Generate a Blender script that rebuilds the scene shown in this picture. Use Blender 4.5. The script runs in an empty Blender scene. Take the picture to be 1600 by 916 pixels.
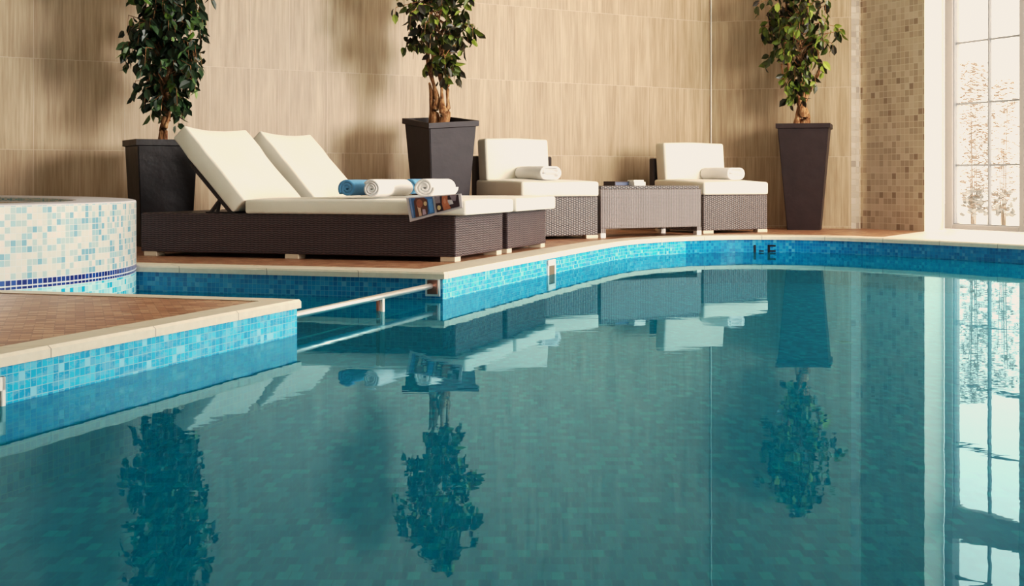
import bpy, bmesh, math, random
from mathutils import Vector, Matrix
random.seed(7)
SC = bpy.context.scene
COL = SC.collection
PI = math.pi
R = math.radians

# ------------------------------------------------------------------ helpers
def link(name, me, mat=None, parent=None):
    o = bpy.data.objects.new(name, me)
    COL.objects.link(o)
    if mat is not None:
        for m in (mat if isinstance(mat, (list, tuple)) else [mat]):
            me.materials.append(m)
    if parent is not None:
        o.parent = parent
    return o

def box_uv(bm):
    uv = bm.loops.layers.uv.verify()
    for f in bm.faces:
        n = f.normal
        ax, ay, az = abs(n.x), abs(n.y), abs(n.z)
        for l in f.loops:
            c = l.vert.co
            if az >= ax and az >= ay: l[uv].uv = (c.x, c.y)
            elif ax >= ay: l[uv].uv = (c.y, c.z)
            else: l[uv].uv = (c.x, c.z)

def obj(name, bm, mat, parent=None, smooth=False, uv=True):
    bm.normal_update()
    if uv: box_uv(bm)
    me = bpy.data.meshes.new(name)
    bm.to_mesh(me); bm.free()
    if smooth:
        for p in me.polygons: p.use_smooth = True
    return link(name, me, mat, parent)

def tag(o, label=None, cat=None, group=None, kind=None):
    if label: o['label'] = label
    if cat: o['category'] = cat
    if group: o['group'] = group
    if kind: o['kind'] = kind
    return o

def thing(name, label, cat, loc=(0, 0, 0), rz=0.0, group=None):
    o = bpy.data.objects.new(name, None)
    o.empty_display_size = 0.1
    COL.objects.link(o)
    o.location = loc; o.rotation_euler = (0, 0, rz)
    return tag(o, label, cat, group)

def struct(name, bm, mat, uv=True, smooth=False):
    o = obj(name, bm, mat, None, smooth, uv)
    o['kind'] = 'structure'
    return o

def add_box(bm, x0, x1, y0, y1, z0, z1, M=None, bevel=0.0, seg=2):
    r = bmesh.ops.create_cube(bm, size=1.0)
    vs = r['verts']
    for v in vs:
        v.co = Vector(((x0+x1)/2 + v.co.x*(x1-x0), (y0+y1)/2 + v.co.y*(y1-y0), (z0+z1)/2 + v.co.z*(z1-z0)))
    if bevel > 0:
        es = list({e for v in vs for e in v.link_edges})
        r = bmesh.ops.bevel(bm, geom=es, offset=bevel, segments=seg, affect='EDGES', profile=0.5)
        vs = list({v for v in r['verts']} | {v for v in vs if v.is_valid})
    if M is not None:
        bmesh.ops.transform(bm, matrix=M, verts=vs)
    return vs

def box(x0, x1, y0, y1, z0, z1, **k):
    bm = bmesh.new(); add_box(bm, x0, x1, y0, y1, z0, z1, **k); return bm

def add_tube(bm, pts, rad, n=8, cap=True):
    pts = [Vector(p) for p in pts]
    if not isinstance(rad, (list, tuple)): rad = [rad]*len(pts)
    rings = []
    up = Vector((0, 0, 1))
    for i, p in enumerate(pts):
        d = (pts[min(i+1, len(pts)-1)] - pts[max(i-1, 0)]).normalized()
        a = d.cross(up)
        if a.length < 0.1: a = d.cross(Vector((1, 0, 0)))
        a.normalize(); b = d.cross(a).normalized()
        rings.append([bm.verts.new(p + (a*math.cos(2*PI*k/n) + b*math.sin(2*PI*k/n))*rad[i]) for k in range(n)])
    for r0, r1 in zip(rings, rings[1:]):
        for k in range(n):
            bm.faces.new((r0[k], r0[(k+1) % n], r1[(k+1) % n], r1[k]))
    if cap:
        bm.faces.new(rings[0][::-1]); bm.faces.new(rings[-1])
    bmesh.ops.recalc_face_normals(bm, faces=bm.faces)

def poly_mesh(pts, z):
    """flat polygon at height z, normal up"""
    bm = bmesh.new()
    f = bm.faces.new([bm.verts.new((p[0], p[1], z)) for p in pts])
    f.normal_update()
    if f.normal.z < 0: f.normal_flip()
    bmesh.ops.triangulate(bm, faces=[f])
    return bm

def strip_wall(pts, z0, z1, u0=0.0, flip=False):
    """vertical wall along a polyline; uv = (arc length, z)"""
    bm = bmesh.new(); uv = bm.loops.layers.uv.verify()
    u = u0
    for a, b in zip(pts, pts[1:]):
        L = math.hypot(b[0]-a[0], b[1]-a[1])
        vs = [bm.verts.new((a[0], a[1], z0)), bm.verts.new((b[0], b[1], z0)), bm.verts.new((b[0], b[1], z1)), bm.verts.new((a[0], a[1], z1))]
        uvs = [(u, z0), (u+L, z0), (u+L, z1), (u, z1)]
        if flip: vs.reverse(); uvs.reverse()
        f = bm.faces.new(vs)
        for l, t in zip(f.loops, uvs): l[uv].uv = t
        u += L
    bmesh.ops.remove_doubles(bm, verts=bm.verts, dist=1e-5)
    return bm

# ------------------------------------------------------------------ materials
class NT:
    def __init__(s, name):
        s.m = bpy.data.materials.new(name); s.m.use_nodes = True
        s.t = s.m.node_tree; s.t.nodes.clear()
        s.out = s.t.nodes.new('ShaderNodeOutputMaterial')
    def n(s, typ, **k):
        nd = s.t.nodes.new(typ)
        for a, v in k.items(): setattr(nd, a, v)
        return nd
    def l(s, a, b): s.t.links.new(a, b)
    def put(s, sock, v):
        if v is None: return
        if isinstance(v, bpy.types.NodeSocket): s.l(v, sock)
        else:
            if isinstance(v, tuple) and len(v) == 3 and sock.type == 'RGBA': v = (*v, 1)
            sock.default_value = v
    def math(s, op, a, b=None, c=None, clamp=False):
        nd = s.n('ShaderNodeMath', operation=op, use_clamp=clamp)
        s.put(nd.inputs[0], a); s.put(nd.inputs[1], b); s.put(nd.inputs[2], c)
        return nd.outputs[0]
    def mix(s, f, a, b, mode='MIX'):
        nd = s.n('ShaderNodeMix', data_type='RGBA', blend_type=mode)
        s.put(nd.inputs[0], f); s.put(nd.inputs[6], a); s.put(nd.inputs[7], b)
        return nd.outputs[2]
    def ramp(s, f, stops, interp='LINEAR'):
        nd = s.n('ShaderNodeValToRGB'); cr = nd.color_ramp; cr.interpolation = interp
        while len(cr.elements) < len(stops): cr.elements.new(1.0)
        for e, (p, c) in zip(cr.elements, stops):
            e.position = p; e.color = (*c, 1)
        s.put(nd.inputs[0], f)
        return nd.outputs[0]
    def uv(s):
        nd = s.n('ShaderNodeTexCoord'); return nd.outputs['UV']
    def objc(s):
        nd = s.n('ShaderNodeTexCoord'); return nd.outputs['Object']
    def mapping(s, v, scale=(1, 1, 1), loc=(0, 0, 0), rot=(0, 0, 0)):
        nd = s.n('ShaderNodeMapping'); s.l(v, nd.inputs[0])
        nd.inputs['Location'].default_value = loc; nd.inputs['Scale'].default_value = scale; nd.inputs['Rotation'].default_value = rot
        return nd.outputs[0]
    def noise(s, v, scale=5.0, detail=3.0, rough=0.5, dist=0.0):
        nd = s.n('ShaderNodeTexNoise'); s.l(v, nd.inputs['Vector'])
        nd.inputs['Scale'].default_value = scale; nd.inputs['Detail'].default_value = detail
        nd.inputs['Roughness'].default_value = rough; nd.inputs['Distortion'].default_value = dist
        return nd.outputs[0]
    def bsdf(s, col, rough=0.5, spec=0.5, metal=0.0, normal=None, sheen=0.0, coat=0.0):
        nd = s.n('ShaderNodeBsdfPrincipled')
        s.put(nd.inputs['Base Color'], col); s.put(nd.inputs['Roughness'], rough)
        nd.inputs['Specular IOR Level'].default_value = spec; nd.inputs['Metallic'].default_value = metal
        nd.inputs['Sheen Weight'].default_value = sheen; nd.inputs['Coat Weight'].default_value = coat
        if normal is not None: s.l(normal, nd.inputs['Normal'])
        s.l(nd.outputs[0], s.out.inputs[0])
        return nd
    def bump(s, h, strength=0.3, dist=0.01, normal=None):
        nd = s.n('ShaderNodeBump'); s.put(nd.inputs['Height'], h)
        nd.inputs['Strength'].default_value = strength; nd.inputs['Distance'].default_value = dist
        if normal is not None: s.l(normal, nd.inputs['Normal'])
        return nd.outputs[0]
    def grid(s, v, px, py, g, ox=0.0, oy=0.0, brick=0.0, jitter=None):
        """returns (random value per cell, grout mask)"""
        sep = s.n('ShaderNodeSeparateXYZ'); s.l(v, sep.inputs[0])
        y = s.math('DIVIDE', s.math('ADD', sep.outputs[1], -oy), py)
        fy = s.math('FLOOR', y)
        x = s.math('DIVIDE', s.math('ADD', sep.outputs[0], -ox), px)
        if brick: x = s.math('ADD', x, s.math('MULTIPLY', s.math('MODULO', fy, 2.0), brick))
        fx = s.math('FLOOR', x)
        cb = s.n('ShaderNodeCombineXYZ'); s.l(fx, cb.inputs[0]); s.l(fy, cb.inputs[1])
        wn = s.n('ShaderNodeTexWhiteNoise', noise_dimensions='2D'); s.l(cb.outputs[0], wn.inputs['Vector'])
        rx = s.math('ABSOLUTE', s.math('SUBTRACT', s.math('FRACT', x), 0.5))
        ry = s.math('ABSOLUTE', s.math('SUBTRACT', s.math('FRACT', y), 0.5))
        m = s.math('MAXIMUM', s.math('GREATER_THAN', rx, 0.5 - g/px/2), s.math('GREATER_THAN', ry, 0.5 - g/py/2))
        return wn.outputs[0], m

def simple(name, col, rough=0.5, spec=0.5, metal=0.0, var=0.0, nscale=20.0, bump=0.0, sheen=0.0, coat=0.0):
    t = NT(name)
    v = t.objc()
    nz = t.noise(v, nscale, 4.0)
    c = t.mix(nz, tuple(max(0, x*(1-var)) for x in col), tuple(min(1, x*(1+var)) for x in col))
    nm = t.bump(nz, 1.0, bump) if bump else None
    t.bsdf(c, rough, spec, metal, nm, sheen, coat)
    return t.m

def mosaic(name, pitch, g, stops, grout, rough=0.25, spec=0.5, brick=0.0, py=None, ox=0, oy=0, blot=0.0, blotcol=(1, 1, 1), bump=0.0015, scale_coord='uv'):
    t = NT(name)
    v = t.uv() if scale_coord == 'uv' else t.objc()
    rnd, m = t.grid(v, pitch, py or pitch, g, ox, oy, brick)
    c = t.ramp(rnd, stops, 'CONSTANT')
    if blot:
        nz = t.noise(t.mapping(v, (1, 2.2, 1)), 16.0, 5.0, 0.7)
        c = t.mix(t.math('MULTIPLY', t.math('GREATER_THAN', nz, 0.52), blot), c, blotcol)
    c = t.mix(m, c, grout)
    nm = t.bump(t.math('SUBTRACT', 1.0, m), 0.6, bump)
    t.bsdf(c, t.math('ADD', t.math('MULTIPLY', m, 0.4), rough), spec, normal=nm)
    return t.m

# stone wall tile, tall format 316 x 633 mm with vertical grain
def wall_tile(name, ox, tint=(1, 1, 1)):
    t = NT(name); v = t.uv()
    rnd, m = t.grid(v, 0.3165, 0.633, 0.0045, ox, 0.021)
    off = t.n('ShaderNodeCombineXYZ'); t.l(t.math('MULTIPLY', rnd, 37.0), off.inputs[0]); t.l(t.math('MULTIPLY', rnd, 11.0), off.inputs[1])
    va = t.n('ShaderNodeVectorMath', operation='ADD'); t.l(v, va.inputs[0]); t.l(off.outputs[0], va.inputs[1])
    g1 = t.noise(t.mapping(va.outputs[0], (1, 0.035, 1)), 75.0, 6.0, 0.6)
    g2 = t.noise(t.mapping(va.outputs[0], (1, 0.06, 1)), 14.0, 3.0, 0.55)
    gg = t.math('ADD', t.math('MULTIPLY', g1, 0.55), t.math('MULTIPLY', g2, 0.45))
    a = tuple(x*y for x, y in zip((0.30, 0.195, 0.115), tint)); b = tuple(x*y for x, y in zip((0.60, 0.465, 0.32), tint))
    c = t.ramp(gg, [(0.30, a), (0.68, b)])
    c = t.mix(t.math('MULTIPLY', rnd, 0.16), c, (0.26, 0.17, 0.10))
    c = t.mix(t.math('MULTIPLY', m, 0.75), c, (0.60, 0.48, 0.36))
    nm = t.bump(t.math('SUBTRACT', gg, m), 0.35, 0.003)
    t.bsdf(c, 0.42, 0.35, normal=nm)
    return t.m

M = {}
M['tile_left'] = wall_tile('stone_tile_left', 0.0)
M['tile_right'] = wall_tile('stone_tile_right', 0.0)
BL = [(0.0, (0.0, 0.27, 0.54)), (0.18, (0.0, 0.37, 0.66)), (0.42, (0.01, 0.43, 0.72)), (0.62, (0.0, 0.31, 0.60)), (0.8, (0.06, 0.50, 0.76)), (0.93, (0.22, 0.60, 0.80))]
M['pool_wall'] = mosaic('blue_pool_mosaic', 0.0235, 0.0022, BL, (0.22, 0.50, 0.62), rough=0.22, blot=0.35, blotcol=(0.26, 0.50, 0.66), oy=-0.03)
M['pool_wall_shaded'] = mosaic('shaded_blue_mosaic', 0.0235, 0.0022, [(p, (c[0]*0.4, c[1]*0.55, c[2]*0.60)) for p, c in BL], (0.08, 0.34, 0.46), rough=0.22, oy=-0.03)  # pool blues darkened: the channel wall's shade is put into the colour
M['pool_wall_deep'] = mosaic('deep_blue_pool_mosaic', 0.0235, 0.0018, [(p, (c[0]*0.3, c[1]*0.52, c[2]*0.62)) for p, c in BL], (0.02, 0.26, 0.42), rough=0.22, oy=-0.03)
FLR = [(0.0, (0.0, 0.16, 0.38)), (0.25, (0.0, 0.25, 0.48)), (0.5, (0.0, 0.33, 0.54)), (0.75, (0.0, 0.20, 0.42)), (0.9, (0.0, 0.46, 0.60))]
M['pool_floor'] = mosaic('teal_floor_mosaic', 0.027, 0.0025, FLR, (0.08, 0.36, 0.48), rough=0.5, brick=0.5, py=0.055)
DK = [(0.0, (0.27, 0.115, 0.055)), (0.2, (0.42, 0.20, 0.11)), (0.45, (0.54, 0.29, 0.165)), (0.65, (0.34, 0.15, 0.08)), (0.85, (0.62, 0.38, 0.235))]
def deck_mat():
    t = NT('terracotta_deck_tile'); v = t.mapping(t.uv(), rot=(0, 0, R(-18)))
    rnd, m = t.grid(v, 0.060, 0.024, 0.003, brick=0.5)
    c = t.ramp(rnd, DK, 'CONSTANT')
    nz = t.noise(t.mapping(v, (1, 3, 1)), 9.0, 4.0, 0.6)
    c = t.mix(t.math('MULTIPLY', nz, 0.5), c, (0.32, 0.14, 0.07))
    c = t.mix(m, c, (0.24, 0.12, 0.075))
    nm = t.bump(t.math('SUBTRACT', t.math('MULTIPLY', nz, 0.4), m), 0.7, 0.003)
    t.bsdf(c, 0.38, 0.5, normal=nm)
    return t.m
M['deck'] = deck_mat()
def coping_mat():
    t = NT('cream_coping_stone'); v = t.uv()
    sep = t.n('ShaderNodeSeparateXYZ'); t.l(v, sep.inputs[0])
    j = t.math('LESS_THAN', t.math('FRACT', t.math('DIVIDE', sep.outputs[0], 0.5)), 0.008)
    nz = t.noise(v, 30.0, 5.0, 0.6)
    c = t.mix(nz, (0.60, 0.52, 0.40), (0.78, 0.70, 0.57))
    # narrow inner grout line
    c = t.mix(j, c, (0.30, 0.24, 0.18))
    t.bsdf(c, 0.5, 0.4, normal=t.bump(nz, 0.3, 0.002))
    return t.m
M['coping'] = coping_mat()
BM = [(0.0, (0.54, 0.43, 0.31)), (0.3, (0.60, 0.49, 0.36)), (0.6, (0.47, 0.365, 0.26)), (0.78, (0.64, 0.53, 0.41)), (0.93, (0.36, 0.26, 0.18))]
M['sunlit_floor'] = simple('cream_sunlit_floor', (0.82, 0.76, 0.66), 0.4, 0.4, var=0.04)  # cream stands in for sun whitening the deck by the window
M['brown_mosaic'] = mosaic('brown_stone_mosaic', 0.054, 0.005, BM, (0.68, 0.59, 0.47), rough=0.5, py=0.056)
M['brown_mosaic_shade'] = mosaic('brown_stone_mosaic_shaded', 0.054, 0.004, [(p, tuple(q*0.62 for q in c)) for p, c in BM], (0.42, 0.34, 0.25), rough=0.5, py=0.056)  # pier mosaic darkened, shade for the edge strip painted into its colour
M['cream_wall'] = simple('cream_plaster', (0.80, 0.74, 0.64), 0.6, 0.3, var=0.04)
M['frame_paint'] = simple('pale_window_paint', (0.40, 0.37, 0.37), 0.4, 0.4, var=0.03)
M['muntin'] = simple('grey_glazing_bar', (0.28, 0.28, 0.30), 0.4, 0.4)
def weave(name, dark, light, px, py, rough=0.42, mode='weave', spec=0.6):
    t = NT(name); v = t.uv()
    sep = t.n('ShaderNodeSeparateXYZ'); t.l(v, sep.inputs[0])
    x = t.math('DIVIDE', sep.outputs[0], px); y = t.math('DIVIDE', sep.outputs[1], py)
    par = t.math('MODULO', t.math('ABSOLUTE', t.math('FLOOR', x)), 2.0)
    ys = t.math('ADD', y, t.math('MULTIPLY', par, 0.5)) if mode == 'weave' else y
    sy = t.math('ABSOLUTE', t.math('SINE', t.math('MULTIPLY', ys, PI)))
    sx = t.math('ABSOLUTE', t.math('SINE', t.math('MULTIPLY', x, PI)))
    if mode == 'vertical': h = t.math('ADD', t.math('MULTIPLY', sx, 0.8), t.math('MULTIPLY', sy, 0.2))
    elif mode == 'ripple':
        ph = t.math('MULTIPLY', t.math('SINE', t.math('MULTIPLY', x, 2*PI)), 0.16)
        h = t.math('ADD', t.math('MULTIPLY', t.math('ABSOLUTE', t.math('SINE', t.math('MULTIPLY', t.math('ADD', y, ph), PI))), 0.75), t.math('MULTIPLY', t.math('ABSOLUTE', t.math('SINE', t.math('MULTIPLY', x, 2*PI))), 0.25))
    elif mode == 'horizontal': h = t.math('ADD', t.math('MULTIPLY', sx, 0.3), t.math('MULTIPLY', sy, 0.7))
    else: h = t.math('MULTIPLY', sx, t.math('POWER', sy, 0.6))
    nz = t.noise(v, 60.0, 3.0)
    f = t.math('MULTIPLY', h, t.math('ADD', 0.75, t.math('MULTIPLY', nz, 0.5)), clamp=True)
    c = t.mix(f, dark, light)
    t.bsdf(c, rough, spec, normal=t.bump(h, 0.8, 0.004))
    return t.m
M['wicker_dark'] = weave('dark_brown_wicker', (0.006, 0.002, 0.003), (0.085, 0.052, 0.055), 0.05, 0.0125, mode='ripple')
M['wicker_brown'] = weave('brown_wicker', (0.012, 0.006, 0.006), (0.22, 0.175, 0.165), 0.022, 0.017, rough=0.4)
M['wicker_vert'] = weave('brown_wicker_vertical', (0.05, 0.035, 0.033), (0.24, 0.19, 0.178), 0.0165, 0.011, mode='vertical')
M['wicker_edge'] = weave('dark_wicker_bar', (0.008, 0.004, 0.004), (0.07, 0.045, 0.04), 0.01, 0.006, mode='weave')
def cloth(name, col, sc=220.0, b=0.0012, var=0.05):
    t = NT(name); v = t.objc()
    nz = t.noise(v, sc, 2.0); n2 = t.noise(v, 5.0, 3.0)
    c = t.mix(n2, tuple(x*(1-var) for x in col), tuple(min(1, x*(1+var)) for x in col))
    h = t.math('ADD', t.math('MULTIPLY', nz, 0.3), t.math('MULTIPLY', n2, 2.0))
    t.bsdf(c, 0.85, 0.2, normal=t.bump(h, 0.5, b*4), sheen=0.15)
    return t.m
M['cushion'] = cloth('cream_canvas', (0.80, 0.745, 0.645))
M['towel_white'] = cloth('white_terry', (0.86, 0.83, 0.82), 300.0, 0.003)
M['towel_blue'] = cloth('blue_terry', (0.12, 0.32, 0.55), 300.0, 0.003, 0.12)
M['foot'] = simple('cream_plastic_foot', (0.66, 0.55, 0.42), 0.5)
M['pot'] = simple('charcoal_stoneware', (0.030, 0.020, 0.023), 0.55, 0.4, var=0.35, nscale=9.0, bump=0.004)
M['pot_worn'] = simple('dark_worn_stoneware', (0.010, 0.005, 0.006), 0.42, 0.5, var=0.6, nscale=7.0, bump=0.006)
M['pot_brown'] = simple('brown_black_stoneware', (0.030, 0.017, 0.017), 0.5, 0.4, var=0.4, nscale=8.0, bump=0.004)
M['soil'] = simple('dark_soil', (0.03, 0.018, 0.012), 0.9, 0.1, var=0.6, nscale=60.0, bump=0.01)
def bark_mat():
    t = NT('twisted_bark'); v = t.objc()
    nz = t.noise(t.mapping(v, (1, 1, 0.25)), 55.0, 5.0, 0.65, 0.6)
    c = t.ramp(nz, [(0.33, (0.07, 0.022, 0.010)), (0.5, (0.34, 0.16, 0.07)), (0.68, (0.62, 0.38, 0.21))])
    t.bsdf(c, 0.7, 0.2, normal=t.bump(nz, 0.9, 0.008))
    return t.m
M['bark'] = bark_mat()
def leaf_mat(name, stops):
    t = NT(name)
    g = t.n('ShaderNodeNewGeometry')
    c = t.ramp(g.outputs['Random Per Island'], stops, 'LINEAR')
    t.bsdf(c, 0.38, 0.5)
    return t.m
M['leaf_dark'] = leaf_mat('dark_ficus_leaf', [(0.0, (0.010, 0.018, 0.008)), (0.5, (0.016, 0.036, 0.014)), (0.8, (0.035, 0.075, 0.03)), (0.93, (0.09, 0.17, 0.05)), (1.0, (0.16, 0.26, 0.04))])
M['leaf_mixed'] = leaf_mat('mixed_ficus_leaf', [(0.0, (0.018, 0.010, 0.006)), (0.35, (0.030, 0.030, 0.010)), (0.55, (0.07, 0.095, 0.015)), (0.8, (0.15, 0.20, 0.025)), (1.0, (0.34, 0.40, 0.07))])
M['steel'] = simple('brushed_steel', (0.86, 0.82, 0.78), 0.40, 0.5, metal=1.0)
M['steel_dull'] = simple('brown_tarnished_steel', (0.22, 0.10, 0.07), 0.35, 0.5, metal=0.6)
M['white_plastic'] = simple('white_plastic', (0.84, 0.80, 0.76), 0.4)
M['skimmer_dark'] = simple('brown_skimmer_flap', (0.14, 0.09, 0.05), 0.5)
M['black_tile'] = simple('black_glazed_tile', (0.006, 0.008, 0.014), 0.3)
M['rim'] = simple('grey_tub_rim', (0.62, 0.61, 0.66), 0.7, 0.2, var=0.05)
def water_mat(name, tint, bump_d, refl=(1, 1, 1), ior=1.33, scat=0.0):
    t = NT(name); v = t.objc()
    a = t.noise(t.mapping(v, (0.7, 1.7, 1), rot=(0, 0, R(-8))), 3.2, 2.0, 0.5, 0.3)
    b = t.noise(t.mapping(v, (1.0, 1.6, 1)), 11.0, 2.0, 0.5, 0.4)
    h = t.math('ADD', a, t.math('MULTIPLY', b, 0.18))
    nm = t.bump(h, 1.0, bump_d)
    fr = t.n('ShaderNodeFresnel'); fr.inputs['IOR'].default_value = ior; t.l(nm, fr.inputs['Normal'])
    tr = t.n('ShaderNodeBsdfTransparent'); tr.inputs[0].default_value = (*tint, 1)
    gl = t.n('ShaderNodeBsdfGlossy'); gl.inputs['Color'].default_value = (*refl, 1); gl.inputs['Roughness'].default_value = 0.0
    t.l(nm, gl.inputs['Normal'])
    mx = t.n('ShaderNodeMixShader'); t.l(fr.outputs[0], mx.inputs[0]); t.l(gl.outputs[0], mx.inputs[2])
    if scat:      # light scattered back by the body of the water
        df = t.n('ShaderNodeBsdfDiffuse'); df.inputs[0].default_value = (0.0, 0.40, 0.58, 1)
        bd = t.n('ShaderNodeMixShader'); bd.inputs[0].default_value = scat
        t.l(tr.outputs[0], bd.inputs[1]); t.l(df.outputs[0], bd.inputs[2]); t.l(bd.outputs[0], mx.inputs[1])
    else:
        t.l(tr.outputs[0], mx.inputs[1])
    t.l(mx.outputs[0], t.out.inputs[0])
    return t.m
M['water'] = water_mat('pool_water', (0.10, 0.98, 1.0), 0.0004, refl=(0.41, 0.68, 0.78), scat=0.36)
M['tub_water'] = water_mat('tub_water', (0.6, 0.92, 0.97), 0.0004)
def glass_mat():
    t = NT('window_glass')
    fr = t.n('ShaderNodeFresnel'); fr.inputs['IOR'].default_value = 1.3
    tr = t.n('ShaderNodeBsdfTransparent'); tr.inputs[0].default_value = (0.97, 0.97, 0.96, 1)
    gl = t.n('ShaderNodeBsdfGlossy'); gl.inputs['Roughness'].default_value = 0.02
    mx = t.n('ShaderNodeMixShader'); t.l(t.math('MULTIPLY', fr.outputs[0], 0.5), mx.inputs[0]); t.l(tr.outputs[0], mx.inputs[1]); t.l(gl.outputs[0], mx.inputs[2])
    t.l(mx.outputs[0], t.out.inputs[0])
    return t.m
M['glass'] = glass_mat()
def tub_mat():
    t = NT('hot_tub_mosaic'); v = t.uv()
    sep = t.n('ShaderNodeSeparateXYZ'); t.l(v, sep.inputs[0]); z = sep.outputs[1]
    P = 0.0283
    rnd, m = t.grid(v, P, P, 0.003, 0.0, 0.0185)
    up = t.ramp(rnd, [(0, (0.66, 0.63, 0.56)), (0.22, (0.42, 0.53, 0.52)), (0.48, (0.62, 0.61, 0.55)), (0.66, (0.33, 0.50, 0.54)), (0.78, (0.70, 0.63, 0.57)), (0.87, (0.19, 0.38, 0.47))], 'CONSTANT')
    up = t.mix(m, up, (0.66, 0.67, 0.65))
    lo = t.ramp(rnd, [(0, (0.36, 0.68, 0.74)), (0.35, (0.50, 0.76, 0.78)), (0.6, (0.05, 0.48, 0.66)), (0.75, (0.22, 0.60, 0.72)), (0.92, (0.01, 0.35, 0.58))], 'CONSTANT')
    lo = t.mix(m, lo, (0.55, 0.78, 0.80))
    navy = t.mix(rnd, (0.003, 0.008, 0.12), (0.01, 0.06, 0.26))
    fx = t.math('FRACT', t.math('DIVIDE', sep.outputs[0], P))
    vg = t.math('LESS_THAN', fx, 0.14)
    navy = t.mix(vg, navy, (0.62, 0.66, 0.74))
    def band(a, b): return t.math('MULTIPLY', t.math('GREATER_THAN', z, a), t.math('LESS_THAN', z, b))
    c = t.mix(t.math('GREATER_THAN', z, 0.0165), lo, up)
    c = t.mix(band(-0.0260, 0.0185), c, (0.68, 0.70, 0.74))
    c = t.mix(t.math('MAXIMUM', band(-0.0065, 0.0155), band(-0.0235, -0.0125)), c, navy)
    t.bsdf(c, 0.25, 0.5, normal=t.bump(t.math('SUBTRACT', 1.0, m), 0.5, 0.0015))
    return t.m
M['tub'] = tub_mat()

# ------------------------------------------------------------------ geometry frames
U = Vector((0.310, 0.951)).normalized()      # into depth along the pool's straight edges
V = Vector((-U.y, U.x))                       # to the left along the channel
WZ = -0.13                                    # water level
BZ = -0.37                                    # pool floor
MC = Vector((-0.332, 6.45))                   # corner of the main deck
PCN = Vector((-0.80, 5.00))                   # corner of the platform
def cr(pts, n=6):                             # catmull-rom
    out = []
    P = [pts[0]] + list(pts) + [pts[-1]]
    for i in range(1, len(P)-2):
        p0, p1, p2, p3 = [Vector(q) for q in P[i-1:i+3]]
        for k in range(n):
            t = k/n
            out.append(0.5*((2*p1) + (p2-p0)*t + (2*p0-5*p1+4*p2-p3)*t*t + (3*p1-p0-3*p2+p3)*t**3))
    out.append(Vector(pts[-1]))
    return out
curve = [(0.183, 8.01), (0.512, 8.955), (0.80, 9.72), (1.116, 10.20), (1.47, 10.52), (1.83, 10.65), (2.24, 10.60), (2.60, 10.37), (3.03, 9.86), (3.48, 9.16), (3.95, 8.3), (4.45, 7.2), (5.0, 5.9), (5.6, 4.4), (6.1, 2.6), (6.4, 0.6), (6.5, -4.0)]
main_edge = [MC] + cr(curve, 6)
A0 = MC + V*4.95
PF = PCN + V*4.95
PN = PCN - U*((PCN.y+4.0)/U.y)
outline = [A0] + main_edge + [PN, PCN, PF]

# pool walls (mosaic), floor and water
s = struct('wall_pool_channel', strip_wall([A0, MC], BZ, -0.001, flip=False), M['pool_wall_shaded'], uv=False)
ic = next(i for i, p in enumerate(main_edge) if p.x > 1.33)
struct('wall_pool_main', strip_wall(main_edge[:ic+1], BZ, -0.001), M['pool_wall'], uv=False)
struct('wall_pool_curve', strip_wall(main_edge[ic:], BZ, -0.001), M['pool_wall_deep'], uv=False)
s = struct('wall_pool_platform', strip_wall([PN, PCN, PF], BZ, -0.001), M['pool_wall'], uv=False)
s = struct('wall_pool_channel_end', strip_wall([PF, A0], BZ, -0.001), M['pool_wall'], uv=False)
struct('floor_pool', poly_mesh(outline, BZ), M['pool_floor'])
w = struct('pool_water', poly_mesh(outline, WZ), M['water'])
tag(w, 'still teal pool water reflecting the wall', 'water', kind='stuff')

# walls of the hall
def lw(X): return 9.31 + (X + 3.316)*0.6345
LW0 = Vector((-9.0, lw(-9.0))); CORNER = Vector((1.857, 12.58)); RW1 = Vector((3.076, 12.19))
HGT = 4.2
# phase: a joint falls at X=-3.316
du = math.hypot(-3.316+9.0, 9.31-lw(-9.0))
struct('wall_left', strip_wall([LW0, CORNER], 0, HGT, u0=-du, flip=True), M['tile_left'], uv=False)
struct('wall_right', strip_wall([CORNER, RW1], 0, HGT, flip=True), M['tile_right'], uv=False)
M0 = Vector((3.19, 12.24)); M1 = Vector((3.545, 11.55))
struct('wall_pier_edge', strip_wall([RW1, RW1 + Vector((0.075, 0.005))], 0, HGT, flip=True, u0=0.009), M['brown_mosaic_shade'], uv=False)
struct('wall_pier', strip_wall([RW1 + Vector((0.075, 0.005)), Vector((3.185, 12.27)), Vector((3.27, 12.10)), M1], 0, HGT, flip=True), M['brown_mosaic'], uv=False)
W0 = Vector((3.89, 12.10)); WD = Vector((0.41, -0.912)).normalized(); WN = Vector((WD.y, -WD.x))  # WN points into the room
if WN.x > 0: WN = -WN
struct('wall_window_reveal', strip_wall([M1, W0 - WD*0.0], 0, HGT, flip=True), M['cream_wall'], uv=False)
# corner bead
cb = bmesh.new(); add_tube(cb, [(CORNER.x+0.004, CORNER.y-0.012, 0.0), (CORNER.x+0.004, CORNER.y-0.012, HGT)], 0.007, 8)
struct('trim_1', cb, M['cream_wall'])

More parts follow.
